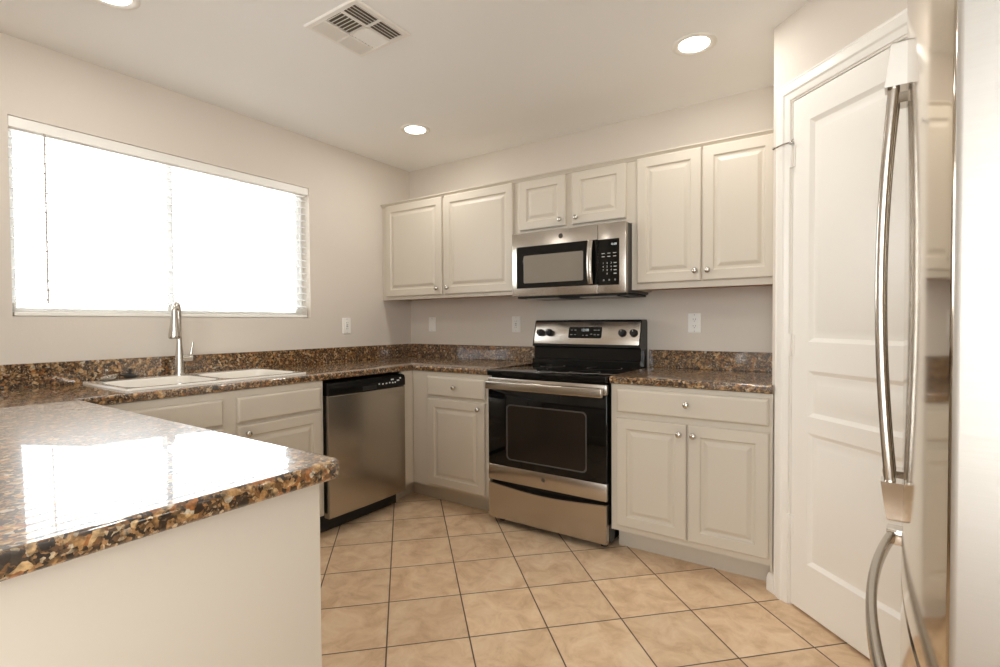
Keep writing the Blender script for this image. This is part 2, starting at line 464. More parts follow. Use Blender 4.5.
for k, hz in enumerate((1.865, 1.085, .330)):
    hb = BM()
    lathe(hb, [(.0055, -.046), (.0065, -.044), (.0065, .044), (.0055, .046)], 12, T(-.004, -.042, hz))
    for q in (-.028, 0, .028): lathe(hb, [(.0072, -.002), (.0072, .002)], 12, T(-.004, -.042, hz+q))
    box(hb, -.024, -.004, -.039, -.034, hz-.043, hz+.043); box(hb, -.004, .012, -.0385, -.0345, hz-.043, hz+.043)
    obj('hinge', hb, M['white'], door, smooth=40)
sb = BM()
tube(sb, [(-.004, -.044, 1.925), (-.03, -.062, 1.922), (-.066, -.070, 1.918)], .0035, 8)
lathe(sb, [(.006, 0), (.007, .004), (.005, .010)], 10, T(-.066, -.070, 1.918) @ Matrix.Rotation(-PI/2, 4, 'Y'))
lathe(sb, [(.008, -.004), (.008, .004)], 12, T(-.004, -.042, 1.922))
tube(sb, [(-.004, -.044, 1.925), (.018, -.052, 1.928)], .003, 8)
obj('door_stop', sb, M['chrome'], door, smooth=40, label='small metal hinge pin door stop')
kb = BM()
lathe(kb, [(.030, 0), (.031, .004), (.012, .012), (.011, .035), (.024, .045), (.028, .058), (.022, .068), (0.004, .072)], 20, T(dw_-.06, -.035, .93) @ Matrix.Rotation(PI/2, 4, 'X'))
obj('door_knob', kb, M['nickel'], door, smooth=40)

# ------------------------------------------------------------------ kitchen window
def slider_window(name, mtx, W_, Ht, label, split=.5, kind='structure'):
    """window in local XZ, outside towards +Y"""
    fr = BM(); f = .018
    for (x0, x1, z0, z1) in ((0, W_, 0, f), (0, W_, Ht-f, Ht), (0, f, f, Ht-f), (W_-f, W_, f, Ht-f)):
        box(fr, x0, x1, 0, .06, z0, z1, .004, 1)
    o = obj('window_'+name, fr, M['vinyl']); o['kind'] = 'structure'; o['label'] = label; o['category'] = 'window'
    o.matrix_world = mtx
    sp = W_*split
    for (x0, x1, y) in ((f, sp+.02, .034), (sp-.02, W_-f, .010)):
        s = BM(); g = .022
        for (a, c, d, e) in ((x0, x1, f, f+g), (x0, x1, Ht-f-g, Ht-f), (x0, x0+g, f+g, Ht-f-g), (x1-g, x1, f+g, Ht-f-g)):
            box(s, a, c, y, y+.02, d, e, .003, 1)
        so = obj('sash', s, M['vinyl'], o)
        one('pane', so, M['glass'], x0+g-.003, x1-g+.003, y+.008, y+.012, f+g-.003, Ht-f-g+.003)
    return o
WW, WHt = WY1-WY0, WZ1-WZ0
slider_window('1', T(-.085, WY0, WZ0) @ Matrix.Rotation(PI/2, 4, 'Z'), WW, WHt, 'wide white sliding window above the sink', .455)
slider_window('2', T(XR+.06, LY1, LZ0) @ Matrix.Rotation(-PI/2, 4, 'Z'), LY1-LY0, LZ1-LZ0, 'large unseen side window added for daylight')
slider_window('3', T(RX1, YB-.06, RZ0) @ Matrix.Rotation(PI, 4, 'Z'), RX1-RX0, RZ1-RZ0, 'tall unseen window added in the rear wall for daylight')

# blind, in local X along the wall (+y), front faces +x
bl = thing('window_blind', 'white horizontal slat blind hanging in the window above the sink', 'blind', (0, WY0, WZ0), PI/2)
v = BM(); box(v, .002, WW-.002, .006, .014, WHt-.049, WHt-.0008, .002, 1); box(v, .006, WW-.006, .026, .07, WHt-.055, WHt-.003, .002, 1)
obj('valance', v, M['white_plastic'], bl)
s = BM(); nsl = 17; zlo = .078; zhi = WHt-.085
for k in range(nsl):
    z = zlo+(zhi-zlo)*k/(nsl-1)
    pts = []
    for q in range(7):
        yy = .023+.050*q/6; e = (q/3-1)
        pts.append((yy, z+.0035*(1-e*e)+.0035*e))
    t = bmesh.new()
    top = [[t.verts.new((x, y, zz+.0018)) for y, zz in pts] for x in (.010, WW-.010)]
    bot = [[t.verts.new((x, y, zz-.0018)) for y, zz in pts] for x in (.010, WW-.010)]
    for i in range(6):
        t.faces.new((top[0][i], top[1][i], top[1][i+1], top[0][i+1])); t.faces.new((bot[0][i+1], bot[1][i+1], bot[1][i], bot[0][i]))
    t.faces.new((top[0][0], bot[0][0], bot[1][0], top[1][0])); t.faces.new((top[0][6], top[1][6], bot[1][6], bot[0][6]))
    for e in (0, 1): t.faces.new(top[e]+bot[e][::-1])
    bmesh.ops.recalc_face_normals(t, faces=t.faces[:])
    merge(s, t)
obj('slats', s, M['slat'], bl, smooth=40)
rb = BM(); box(rb, .010, WW-.010, .022, .072, .004, .022, .004, 2)
obj('bottom_rail', rb, M['white_plastic'], bl)
st = BM()
for k in range(7): box(st, .010, WW-.010, .023, .072, .0245+k*.0060, .0280+k*.0060, .001, 1)
obj('stacked_slats', st, M['white_plastic'], bl, label='slats bunched up on the bottom rail')
for x in (.16, .55, .95, WW-.10):
    for y in (.0215, .074):
        ld = BM(); tube(ld, [(x, y, .02), (x, y, WHt-.06)], .0011, 5)
        obj('ladder_cord', ld, M['white_plastic'], bl)
wd = BM()
tube(wd, [(.122, .000, WHt-.050), (.122, -.002, WHt-.08), (.122, -.002, .060)], .0042, 8)
obj('tilt_wand', wd, M['wand'], bl, smooth=40, label='slim grey tilt wand')

# ------------------------------------------------------------------ cabinets
DOORPROF = [(0, 0), (0, .012), (.002, .016), (.006, .019), (.052, .019), (.055, .0165), (.058, .012), (.066, .0105), (.070, .0105), (.086, .0172), (.090, .018)]
DRAWPROF = [(0, 0), (0, .010), (.003, .0145), (.009, .0185), (.014, .019)]
def front(name, parent, x0, x1, z0, z1, y, prof=DOORPROF, mat=None):
    b = BM(); loft(b, panel_loops(None, x0, x1, z0, z1, y, prof), cap0=True, cap1=True)
    return obj(name, b, mat or M['cab'], parent)
KNOB = [(.0075, 0), (.0070, .003), (.0052, .008), (.0055, .012), (.0125, .017), (.0150, .021), (.0140, .026), (.0085, .0295), (.001, .0305)]
def knob(parent, x, z, y):
    b = BM(); lathe(b, KNOB, 20, T(x, y, z) @ Matrix.Rotation(PI/2, 4, 'X'))
    return obj('knob', b, M['nickel'], parent, smooth=50, label='round satin nickel knob')
def frame(parent, W_, z0, z1, y, openings, th=.019):
    """face frame: everything between 0..W_ except the openings"""
    b = BM()
    xs = sorted({0, W_} | {o[0] for o in openings} | {o[1] for o in openings})
    zs = sorted({z0, z1} | {o[2] for o in openings} | {o[3] for o in openings})
    t = bmesh.new()
    for i in range(len(xs)-1):
        for k in range(len(zs)-1):
            mx_, mz = (xs[i]+xs[i+1])/2, (zs[k]+zs[k+1])/2
            if any(o[0] < mx_ < o[1] and o[2] < mz < o[3] for o in openings): continue
            box(b, xs[i], xs[i+1], y, y+th, zs[k], zs[k+1])
    t.free()
    bmesh.ops.remove_doubles(b, verts=b.verts[:], dist=1e-5)
    return obj('face_frame', b, M['cab'], parent)
UD = .309            # face of the upper frames
def upper_cabinet(x0, x1, z0, z1, doors, knobs, label, under='wood'):
    t = thing('upper_cabinet', label, 'cabinet', (x0, 0, z0), 0)
    W_, Ht = x1-x0, z1-z0
    c = BM()
    box(c, 0, .016, -UD+.019, -.002, 0, Ht); box(c, W_-.016, W_, -UD+.019, -.002, 0, Ht)
    box(c, .016, W_-.016, -UD+.019, -.002, Ht-.016, Ht); box(c, .016, W_-.016, -.010, -.002, .03, Ht-.016)
    obj('carcass', c, M['cab'], t)
    one('bottom_panel', t, M[under], .016, W_-.016, -UD+.019, -.002, .012, .026, label='bare brown wood underside')
    frame(t, W_, 0, Ht, -UD, [(d[0]-x0+.012, d[1]-x0-.012, d[2]-z0+.012, d[3]-z0-.012) for d in doors])
    m = BM()
    loft(m, [[(x, -UD, Ht-.026), (x, -UD-.006, Ht-.024), (x, -UD-.010, Ht-.016), (x, -UD-.018, Ht-.007), (x, -UD-.021, Ht-.006), (x, -UD-.021, Ht), (x, -UD, Ht)] for x in (0, W_)])
    obj('top_molding', m, M['cab'], t)
    for d, kn in zip(doors, knobs):
        o = front('door', t, d[0]-x0, d[1]-x0, d[2]-z0, d[3]-z0, -UD)
        if kn: knob(o, kn[0]-x0, kn[1]-z0, -UD-.019)
    return t
ZU, ZT = 1.378, 2.128
upper_cabinet(.002, 1.258, ZU, ZT, [(.054, .628, 1.402, 2.106), (.650, 1.238, 1.402, 2.106)], [(.590, 1.448), (.690, 1.448)],
              'greige double door upper cabinet in the corner by the window wall')
upper_cabinet(1.258, 2.030, 1.757, ZT, [(1.288, 1.620, 1.787, 2.100), (1.664, 2.000, 1.787, 2.100)], [(1.588, 1.825), (1.697, 1.825)],
              'short greige upper cabinet above the microwave')
upper_cabinet(2.030, 2.769, ZU, ZT, [(2.064, 2.408, 1.412, 2.106), (2.415, 2.760, 1.412, 2.106)], [(2.380, 1.464), (2.443, 1.464)],
              'greige double door upper cabinet right of the microwave')

BD, TK, ZB, ZC = .629, .524, .122, .880     # base frame face, toe kick face, frame bottom, frame top
def base_cabinet(loc, rot, W_, fronts, label, name='base_cabinet', toe=(0, None), sides=True, back=-.002):
    """fronts: (kind, x0, x1, z0, z1, knob or None)"""
    t = thing(name, label, 'cabinet', loc, rot)
    c = BM()
    box(c, 0, .016, -BD+.019, back, ZB, ZC-.002); box(c, W_-.016, W_, -BD+.019, back, ZB, ZC-.002)
    box(c, .016, W_-.016, -BD+.019, back, ZB, ZB+.016); box(c, .016, W_-.016, back-.008, back, ZB+.016, ZC-.002)
    box(c, .02, .036, -TK+.016, back-.05, 0, ZB); box(c, W_-.036, W_-.02, -TK+.016, back-.05, 0, ZB)
    obj('carcass', c, M['cab'], t)
    one('toe_kick', t, M['cab'], toe[0], W_ if toe[1] is None else toe[1], -TK, -TK+.014, 0, ZB)
    frame(t, W_, ZB, ZC-.002, -BD, [(f[1]+.012, f[2]-.012, f[3]+.012, f[4]-.012) for f in fronts])
    for f in fronts:
        o = front(f[0], t, f[1], f[2], f[3], f[4], -BD, DRAWPROF if 'drawer' in f[0] else DOORPROF)
        if f[5]: knob(o, f[5][0], f[5][1], -BD-.019)
    return t
X0 = .629
base_cabinet((X0, 0, 0), 0, 1.262-X0, [('drawer', .768-X0, 1.235-X0, .725, .850, (1.005-X0, .790)), ('door', .772-X0, 1.233-X0, .141, .706, (1.195-X0, .668))],
             'narrow greige base cabinet left of the range with one drawer over one door', toe=(-.105, None))
X0 = 2.036
rbc = base_cabinet((X0, 0, 0), 0, 2.769-X0, [('drawer', 2.068-X0, 2.762-X0, .737, .857, (2.418-X0, .803)),
             ('door', 2.068-X0, 2.416-X0, .152, .708, (2.385-X0, .660)), ('door', 2.424-X0, 2.764-X0, .152, .708, (2.450-X0, .660))],
             'greige base cabinet right of the range with one wide drawer over two doors')
one('filler_strip', rbc, M['cab'], 2.769-X0, 2.777-X0, -BD, -BD+.014, 0.09, ZC-.002)
Y0 = -2.440
base_cabinet((0, Y0, 0), PI/2, -1.345-Y0, [('drawer_front', -2.365-Y0, -1.898-Y0, .722, .846, None), ('drawer_front', -1.832-Y0, -1.364-Y0, .722, .846, None),
             ('door', -2.365-Y0, -1.898-Y0, .141, .708, (-1.93-Y0, .668)), ('door', -1.832-Y0, -1.364-Y0, .141, .708, (-1.79-Y0, .668))],
             'greige sink base cabinet under the sink with two blank drawer fronts', name='sink_cabinet', back=-.002)
# corner filler beside the dishwasher
ft = thing('corner_filler', 'narrow greige filler panel between the dishwasher and the corner cabinet', 'filler panel', (0, -.737, 0), PI/2)
one('panel', ft, M['cab'], 0, .106, -BD, -BD+.019, ZB, ZC-.002)
one('toe_kick', ft, M['cab'], 0, .212, -TK, -TK+.014, 0, ZB)
# peninsula
pt = thing('peninsula_cabinet', 'cream peninsula base with plain end panel under the granite counter', 'cabinet', (0, -3.12, 0), 0)
PW, PD = 2.125, .663
c = BM(); box(c, .65, PW-.02, .02, PD-.02, .10, ZC-.002); box(c, .65, PW-.09, .06, PD-.09, 0, .10)
obj('carcass', c, M['cab'], pt)
one('end_panel', pt, M['panel'], PW-.02, PW, 0, PD, 0, ZC-.002, bev=.0015, seg=1)
one('back_panel', pt, M['white'], .02, PW-.02, 0, .02, 0, ZC-.002)
pf = BM(); box(pf, .66, PW-.02, PD-.02, PD-.001, .10, ZC-.002); obj('face_frame', pf, M['cab'], pt)
nd = 3; dwid = (PW-.08-.68)/nd
for k in range(nd):
    a = .69+k*dwid
    b = BM(); loft(b, panel_loops(None, -a-dwid+.02, -a, .14, .85, -PD+.001, DOORPROF)); 
    for q in b.verts: q.co.x *= -1; q.co.y *= -1
    bmesh.ops.reverse_faces(b, faces=b.faces[:])
    for q in b.verts: pass
    o = obj('door', b, M['cab'], pt); o.data.update()

# ------------------------------------------------------------------ countertops
ZTOP = .918
def boolean_cut(o, cutter_bm):
    me = bpy.data.meshes.new('cut'); cutter_bm.to_mesh(me); cutter_bm.free()
    c = bpy.data.objects.new('cut', me); C.objects.link(c)
    m = o.modifiers.new('cut', 'BOOLEAN'); m.operation = 'DIFFERENCE'; m.object = c; m.solver = 'EXACT'
    dg = bpy.context.evaluated_depsgraph_get(); dg.update()
    new = bpy.data.meshes.new_from_object(o.evaluated_get(dg))
    o.modifiers.clear(); o.data = new
    bpy.data.objects.remove(c); bpy.data.meshes.remove(me)
def counter(name, pts, fronts, label, rad=.0110):
    """polygon prism; edges whose both ends lie on a 'front' segment get a bullnose"""
    t = bmesh.new()
    a = [t.verts.new((x, y, ZC)) for x, y in pts]; b_ = [t.verts.new((x, y, ZTOP)) for x, y in pts]
    n = len(pts); sel = []
    t.faces.new(a[::-1]); t.faces.new(b_)
    for i in range(n):
        j = (i+1) % n
        t.faces.new((a[i], a[j], b_[j], b_[i]))
        if i in fronts:
            sel += [t.edges.get((a[i], a[j])), t.edges.get((b_[i], b_[j]))]
    bmesh.ops.recalc_face_normals(t, faces=t.faces[:])
    bmesh.ops.bevel(t, geom=sel, offset=rad, segments=6, affect='EDGES', profile=.5)
    return t
CD = .645
cr = .030
arc = [(2.188-cr+cr*math.cos(a), -2.440-cr+cr*math.sin(a)) for a in [PI/2-PI/2*k/6 for k in range(7)]]
pts = [(.001, -.001), (1.266, -.001), (1.266, -CD), (CD, -CD), (CD, -2.440)] + arc + [(2.188, -3.42), (.001, -3.42)]
fr = list(range(2, 2+2+1+6+1+1))
pts = pts[::-1]; n = len(pts)
fr = [i for i in range(n) if ((n-1-i)-1) % n in fr]
ct = thing('countertop', 'brown speckled granite countertop running from the range past the sink onto the peninsula', 'countertop', (0, 0, 0))
slab = obj('slab', counter('slab', pts, fr, ''), M['granite'], ct, smooth=35)
SX0, SX1, SY0, SY1 = .058, .566, -2.252, -1.402
cut = BM(); box(cut, SX0+.018, SX1-.018, SY0+.018, SY1-.018, .80, 1.0)
boolean_cut(slab, cut)
BT = .019; ZBS = 1.025
bs = BM()
box(bs, .001, 1.266, -BT, -.001, ZTOP, ZBS, .002, 1); box(bs, .001, BT, -3.42, -BT, ZTOP, ZBS, .002, 1)
obj('backsplash', bs, M['granite'], ct)
ct2 = thing('countertop', 'short brown speckled granite countertop between the range and the pantry', 'countertop', (0, 0, 0))
pts = [(2.032, -.001), (2.032, -CD), (2.778, -CD), (2.769, -.603), (2.769, -.001)]
slab2 = obj('slab', counter('slab', pts, [1], ''), M['granite'], ct2, smooth=35)
bs = BM(); box(bs, 2.032, 2.769, -BT, -.001, ZTOP, ZBS, .002, 1)
obj('backsplash', bs, M['granite'], ct2)

# ------------------------------------------------------------------ sink, faucet, strainer
sk = thing('kitchen_sink', 'pale double bowl drop in sink set in the granite below the window', 'sink', ((SX0+SX1)/2, (SY0+SY1)/2, ZTOP))
SWx, SWy = SX1-SX0, SY1-SY0
b = BM()
rx = .045      # bowls sit forward of the faucet deck
bw, bl_ = SWx-.155, SWy/2-.055
for s_ in (-1, 1):
    cy_ = s_*SWy/4
    hy0 = cy_
    rim_o = rrect(0, cy_, SWx, SWy/2, .0002, 5)
    # outer corners stay square at the middle seam, a lip drops at the outside
    bowlc = (.038, cy_ - s_*.004)
    loops = []
    loops.append([(x, y, .010) for x, y in rim_o])
    for ins, z, r in ((-.012, .0105, .065), (-.004, .0095, .060), (0, .005, .058), (.006, -.03, .056), (.016, -.13, .052), (.030, -.165, .050), (.060, -.180, .045)):
        loops.append([(x, y, z) for x, y in rrect(bowlc[0], bowlc[1], bw-2*ins, bl_-2*ins, r, 5)])
    loft(b, loops, cap0=False, cap1=True)
# rim lip around the outside
lo = [rrect(0, 0, SWx, SWy, .0002, 5), rrect(0, 0, SWx+.004, SWy+.004, .012, 5), rrect(0, 0, SWx+.006, SWy+.006, .014, 5)]
loft(b, [[(x, y, z) for x, y in q] for q, z in zip(lo, (.010, .008, .0005))], cap0=False, cap1=False)
bmesh.ops.remove_doubles(b, verts=b.verts[:], dist=1e-4)
bmesh.ops.recalc_face_normals(b, faces=b.faces[:])
obj('basin', b, M['sink'], sk, smooth=40)
for s_ in (-1, 1):
    d = BM(); lathe(d, [(.042, -.1798), (.042, -.177), (.034, -.177), (.030, -.1785), (.005, -.1785)], 24, T(.038, s_*(SWy/4-.004), 0))
    obj('drain', d, M['nickel'], sk, smooth=40)

fc = thing('faucet', 'brushed nickel pull down faucet behind the sink in front of the window', 'faucet', (SX0+.050, -1.850, ZTOP+.0105))
b = BM(); lathe(b, [(.030, 0), (.030, .004), (.0235, .008), (.0225, .03), (.0215, .08), (.018, .125), (.0135, .165), (.0125, .20)], 24)
obj('base', b, M['nickel'], fc, smooth=50)
dirv = Vector((.8, -.6, 0)).normalized()
R_ = .040
path = [(0, 0, .195), (0, 0, .26), (0, 0, .335)]
for k in range(1, 11):
    a = PI*k/11
    q = dirv*(R_-R_*math.cos(a)); path.append((q.x, q.y, .335+R_*1.1*math.sin(a)))
q = dirv*(2*R_+.004); path.append((q.x, q.y, .330))
b = BM(); tube(b, path, .0115, 14); obj('neck', b, M['nickel'], fc, smooth=50)
b = BM()
hd = [(.0125, .350), (.0135, .345), (.0150, .31), (.0200, .27), (.0280, .215), (.0290, .202), (.0275, .198), (.022, .197)]
lathe(b, hd, 24, T(q.x, q.y, 0))
sh = obj('spray_head', b, M['nickel'], fc, smooth=50)
b = BM(); lathe(b, [(.0245, .1978), (.0245, .1955), (.004, .1955)], 20, T(q.x, q.y, 0)); obj('nozzle', b, M['rubber'], sh, smooth=40)
b = BM()
lathe(b, [(.019, 0), (.020, .004), (.0195, .048), (.012, .054)], 20, T(0, .012, .088) @ Matrix.Rotation(-PI/2, 4, 'X'))
ho = obj('handle_hub', b, M['nickel'], fc, smooth=50)
b = BM(); tube(b, [(0, .056, .100), (.002, .060, .130), (.004, .062, .150), (.005, .065, .172)], [.0085, .006, .005, .0052], 10); obj('lever', b, M['nickel'], ho, smooth=50)

sn = thing('sink_strainer', 'shiny metal sink strainer with a centre post lying tilted on the sink ledge', 'strainer', (SX0+.055, -2.168, ZTOP+.0110))
b = BM()
tm = T(0, 0, .018) @ Matrix.Rotation(math.radians(12), 4, 'X')
lathe(b, [(.012, -.014), (.030, -.012), (.034, -.004), (.044, 0), (.045, .0025), (.034, .003), (.030, -.006), (.006, -.009)], 28, tm)
obj('cup', b, M['chrome'], sn, smooth=40)
b = BM(); lathe(b, [(.003, -.008), (.003, .022), (.0055, .026), (.0075, .034), (.004, .038)], 12, tm); obj('post', b, M['chrome'], sn, smooth=40)
sp = thing('sink_stopper', 'black rubber sink stopper leaning beside the metal strainer', 'stopper', (SX0+.045, -2.078, ZTOP+.0110))
b = BM(); tm = T(0, 0, .014) @ Matrix.Rotation(math.radians(-9), 4, 'X')
lathe(b, [(.016, -.010), (.024, -.006), (.038, -.002), (.040, .002), (.028, .006), (.014, .012), (.006, .0125)], 28, tm); obj('disc', b, M['rubber'], sp, smooth=40)
b = BM(); lathe(b, [(.005, .012), (.0045, .024), (.009, .030), (.005, .034)], 14, tm); obj('grip', b, M['rubber'], sp, smooth=40)

# ------------------------------------------------------------------ range
RXo = 1.272; RW = .754
rg = thing('range', 'stainless steel electric range with black glass top between the base cabinets', 'stove', (RXo, 0, 0))
b = BM(); box(b, .002, RW-.002, -.625, -.03, .035, .884, .002, 1); obj('body', b, M['black'], rg)
b = BM(); box(b, 0, RW, -.672, -.055, .884, .916, .005, 3); cook = obj('cooktop', b, M['black_glass'], rg, smooth=40)
for (x, y, r) in ((.20, -.50, .105), (.555, -.50, .085), (.20, -.22, .080), (.555, -.22, .105)):
    b = BM(); t = bmesh.new(); n_ = 48
    R = [[t.verts.new((x+q*math.cos(2*PI*k/n_), y+q*math.sin(2*PI*k/n_), z)) for k in range(n_)] for q, z in ((r-.001, .9160), (r-.001, .9164), (r+.001, .9164), (r+.001, .9160))]
    for A, B in zip(R[:-1], R[1:]):
        for i in range(n_): t.faces.new((A[i], A[(i+1) % n_], B[(i+1) % n_], B[i]))
    bmesh.ops.recalc_face_normals(t, faces=t.faces[:]); merge(b, t)
    obj('burner', b, M['dark_grey'], cook, label='thin grey burner ring')
# oven door
DY = -.628
b = BM(); box(b, .003, RW-.003, DY-.034, DY, .358, .817, .003, 2); od = obj('oven_door', b, M['black_glass'], rg, smooth=40)
b = BM(); box(b, .003, RW-.003, DY-.036, DY, .265, .358, .004, 2); obj('lower_trim', b, M['steel'], od, smooth=40, label='stainless lower band')
b = BM(); box(b, .003, RW-.003, DY-.036, DY, .818, .872, .004, 2); obj('upper_trim', b, M['steel'], od, smooth=40, label='stainless upper band')
b = BM()
box(b, .012, RW-.010, DY-.082, DY-.060, .808, .856, .007, 3)
for x in (.020, RW-.048): box(b, x, x+.028, DY-.064, DY-.034, .816, .854, .004, 2)
obj('handle', b, M['handle'], od, smooth=40, label='wide flat stainless bar handle')
# window in the door
wx0, wx1, wz0, wz1 = .132, .640, .397, .722
b = BM()
cxm, czm = (wx0+wx1)/2, (wz0+wz1)/2
lp = lambda ins, y: [(x, y, z) for x, z in rrect(cxm, czm, wx1-wx0-2*ins, wz1-wz0-2*ins, .024, 5)]
loft(b, [lp(0, DY-.0338), lp(0, DY-.0358), lp(.006, DY-.0358), lp(.008, DY-.0345)], cap0=True, cap1=False)
ow = obj('window', b, M['dark_grey'], od, smooth=40, label='grey frame around the oven window')
b = BM(); t = bmesh.new(); t.faces.new([t.verts.new(p) for p in lp(.007, DY-.0347)]); bmesh.ops.recalc_face_normals(t, faces=t.faces[:]); merge(b, t)
obj('window_glass', b, M['oven_window'], ow)
# rack lines seen inside
# drawer with a dipped top edge
nx = 24; zt0 = .246
outl = [(.004, .040), (RW-.004, .040)] + [(RW-.004-(RW-.008)*k/nx, zt0-.022*math.sin(PI*k/nx)**1.2) for k in range(nx+1)]
b = BM(); t = bmesh.new()
fa = [t.verts.new((x, DY-.036, z)) for x, z in outl]; ba = [t.verts.new((x, DY, z)) for x, z in outl]
t.faces.new(fa); t.faces.new(ba[::-1])
for i in range(len(outl)):
    j = (i+1) % len(outl); t.faces.new((fa[i], ba[i], ba[j], fa[j]))
bmesh.ops.recalc_face_normals(t, faces=t.faces[:])
bmesh.ops.bevel(t, geom=[e for e in t.edges if all(abs(v_.co.y-(DY-.036)) < 1e-5 for v_ in e.verts)], offset=.003, segments=2, affect='EDGES')
merge(b, t)
obj('storage_drawer', b, M['steel'], rg, smooth=40)
for x in (.05, RW-.05):
    for y in (-.58, -.10):
        b = BM(); lathe(b, [(.018, 0), (.018, .008), (.010, .012), (.010, .036)], 14, T(x, y, 0)); obj('foot', b, M['black_matte'], rg, smooth=40)
# backguard
b = BM()
prof = [(-.006, .90), (-.152, .90), (-.152, .950), (-.148, .957), (-.122, .961), (-.120, 1.030), (-.148, 1.040), (-.146, 1.048), (-.106, 1.204), (-.094, 1.211), (-.020, 1.211), (-.006, 1.197)]
loft(b, [[(x, y, z) for y, z in prof] for x in (.008, RW-.005)])
bgd = obj('backguard', b, M['black'], rg)
# stainless control fascia on the sloping face
f0, f1 = Vector((0, -.1462, 1.050)), Vector((0, -.1072, 1.202))
sl = (f1-f0); slen = sl.length; sl.normalize(); nrm = Vector((0, -sl.z, sl.y))
fm = Matrix(((1, 0, 0, 0), (0, -nrm.y, sl.y, f0.y), (0, -nrm.z, sl.z, f0.z), (0, 0, 0, 1)))   # local (x, y back, z up the slope)
b = BM(); box(b, .016, RW-.011, -.003, .004, .005, slen-.005, .002, 2)
for v_ in b.verts: v_.co = fm @ v_.co
fas = obj('control_fascia', b, M['steel'], bgd, smooth=40, label='sloping stainless control panel')
b = BM(); loft(b, [[(x, y, z) for x, z in rrect(.385, slen*.52, .230-2*i, .074-2*i, .010, 4)] for i, y in ((0, -.001), (0, -.0045), (.0015, -.0055))])
for v_ in b.verts: v_.co = fm @ v_.co
obj('display', b, M['black_glass'], bgd, label='black glass clock display')
b = text_bm('12:08', .024, fm @ T(.385, -.0058, slen*.52+.016))
obj('clock_digits', b, M['digits'], bgd, label='pale clock digits')
b = BM()
for (x, z, w_) in ((.292, .016, .014), (.318, .016, .014), (.292, -.014, .014), (.318, -.014, .014), (.375, -.018, .010), (.400, -.018, .014), (.430, -.010, .014), (.455, .016, .020), (.478, .016, .014), (.455, -.014, .014), (.478, -.014, .014)):
    b = BM(); box(b, x-w_/2, x+w_/2, -.0059, -.0054, slen*.52+z-.0022, slen*.52+z+.0022)
    for v_ in b.verts: v_.co = fm @ v_.co
    obj('button_mark', b, M['grey_print'], bgd)
for x in (.062, .130, .636, .708):
    b = BM()
    km = fm @ T(x, -.003, slen*.50) @ Matrix.Rotation(PI/2, 4, 'X')
    lathe(b, [(.0245, 0), (.0245, .004), (.0225, .010), (.0215, .022), (.019, .026), (.004, .0265)], 28, km)
    t = bmesh.new(); merge(b, t)
    k_ = BM(); box(k_, -.0042, .0042, -.018, .018, .024, .032, .0018, 2)
    for v_ in k_.verts: v_.co = km @ v_.co
    me_ = bpy.data.meshes.new('t'); k_.to_mesh(me_); k_.free(); b.from_mesh(me_); bpy.data.meshes.remove(me_)
    ko = obj('knob', b, M['black_matte'], bgd, smooth=40, label='round black burner knob')
    m_ = BM(); box(m_, -.0012, .0012, .004, .016, .0318, .0324)
    for v_ in m_.verts: v_.co = km @ v_.co
    obj('pointer', m_, M['mark'], ko, label='pale pointer mark')
def emblem(parent, x, y, z, r):
    b = BM()
    mt = T(x, y, z) @ Matrix.Rotation(PI/2, 4, 'X')
    lathe(b, [(r*.80, 0), (r*.80, .0012), (r, .0012), (r, 0)], 32, mt)
    t = text_bm('GE', r*1.0, T(x, y-.0006, z), .0006)
    me_ = bpy.data.meshes.new('t'); t.to_mesh(me_); t.free(); b.from_mesh(me_); bpy.data.meshes.remove(me_)
    return obj('emblem', b, M['emblem'], parent, label='round monogram emblem')
emblem(od, RW/2, DY-.0362, .318, .012)

# ------------------------------------------------------------------ microwave
MXo, MZo, MW, MH, MD = 1.277, 1.352, .750, .404, .395
mw = thing('microwave', 'stainless steel over the range microwave with black glass door', 'microwave', (MXo, 0, MZo))
b = BM(); box(b, .002, MW-.002, -MD+.035, -.004, .012, MH-.001, .002, 1); obj('body', b, M['dark_grey'], mw)
b = BM(); box(b, .010, MW-.010, -MD+.045, -.02, -.004, .012, .004, 1)
for k in range(9):
    box(b, .06, MW-.06, -.33+k*.018, -.322+k*.018, -.008, -.003)
obj('vent_base', b, M['black_matte'], mw, label='dark vented underside')
for fx in (.075, .445):
    b = BM(); box(b, fx, fx+.23, -.345, -.16, -.0085, -.003, .002, 1)
    for k in range(6): box(b, fx+.012+k*.036, fx+.030+k*.036, -.335, -.17, -.0105, -.0082)
    obj('grease_filter', b, M['steel_side'], mw)
sx = .583
b = BM(); fy = -MD
box(b, 0, sx-.001, fy, fy+.036, .008, MH, .004, 2)
md = obj('door', b, M['steel'], mw, smooth=40)
b = BM(); box(b, .034, sx-.002, fy-.0015, fy+.004, .058, .318, .001, 1); obj('door_glass', b, M['black_glass'], md, label='black glass door panel')
b = BM(); t = bmesh.new()
loft(b, [[(x, y, z) for x, z in rrect(.290, .175, .406-2*i, .172-2*i, .008, 3)] for i, y in ((0, fy-.0014), (0, fy-.0022), (.001, fy-.0024))]); t.free()
obj('window', b, M['mw_window'], md, label='grey mesh viewing window')
b = BM()
pts = [(.543, fy-.014-.018*math.sin(PI*k/12)**.6, .066+.245*k/12) for k in range(13)]
tube(b, pts, .016, 12, .45, upv=(1, 0, 0)); obj('handle', b, M['handle'], md, smooth=50, label='upright bowed stainless handle')
b = BM()
box(b, sx+.001, MW, fy, fy+.036, .008, MH, .004, 2); cp = obj('control_panel', b, M['steel'], mw, smooth=40)
b = BM(); box(b, sx+.003, .712, fy-.0015, fy+.004, .054, .314, .001, 1); keyp = obj('keypad', b, M['black_glass'], cp, label='black glass keypad')
ky = fy-.0019
obj('clock_digits', text_bm('12:08', .016, T(.680, ky, .283)), M['digits'], cp, label='pale clock digits')
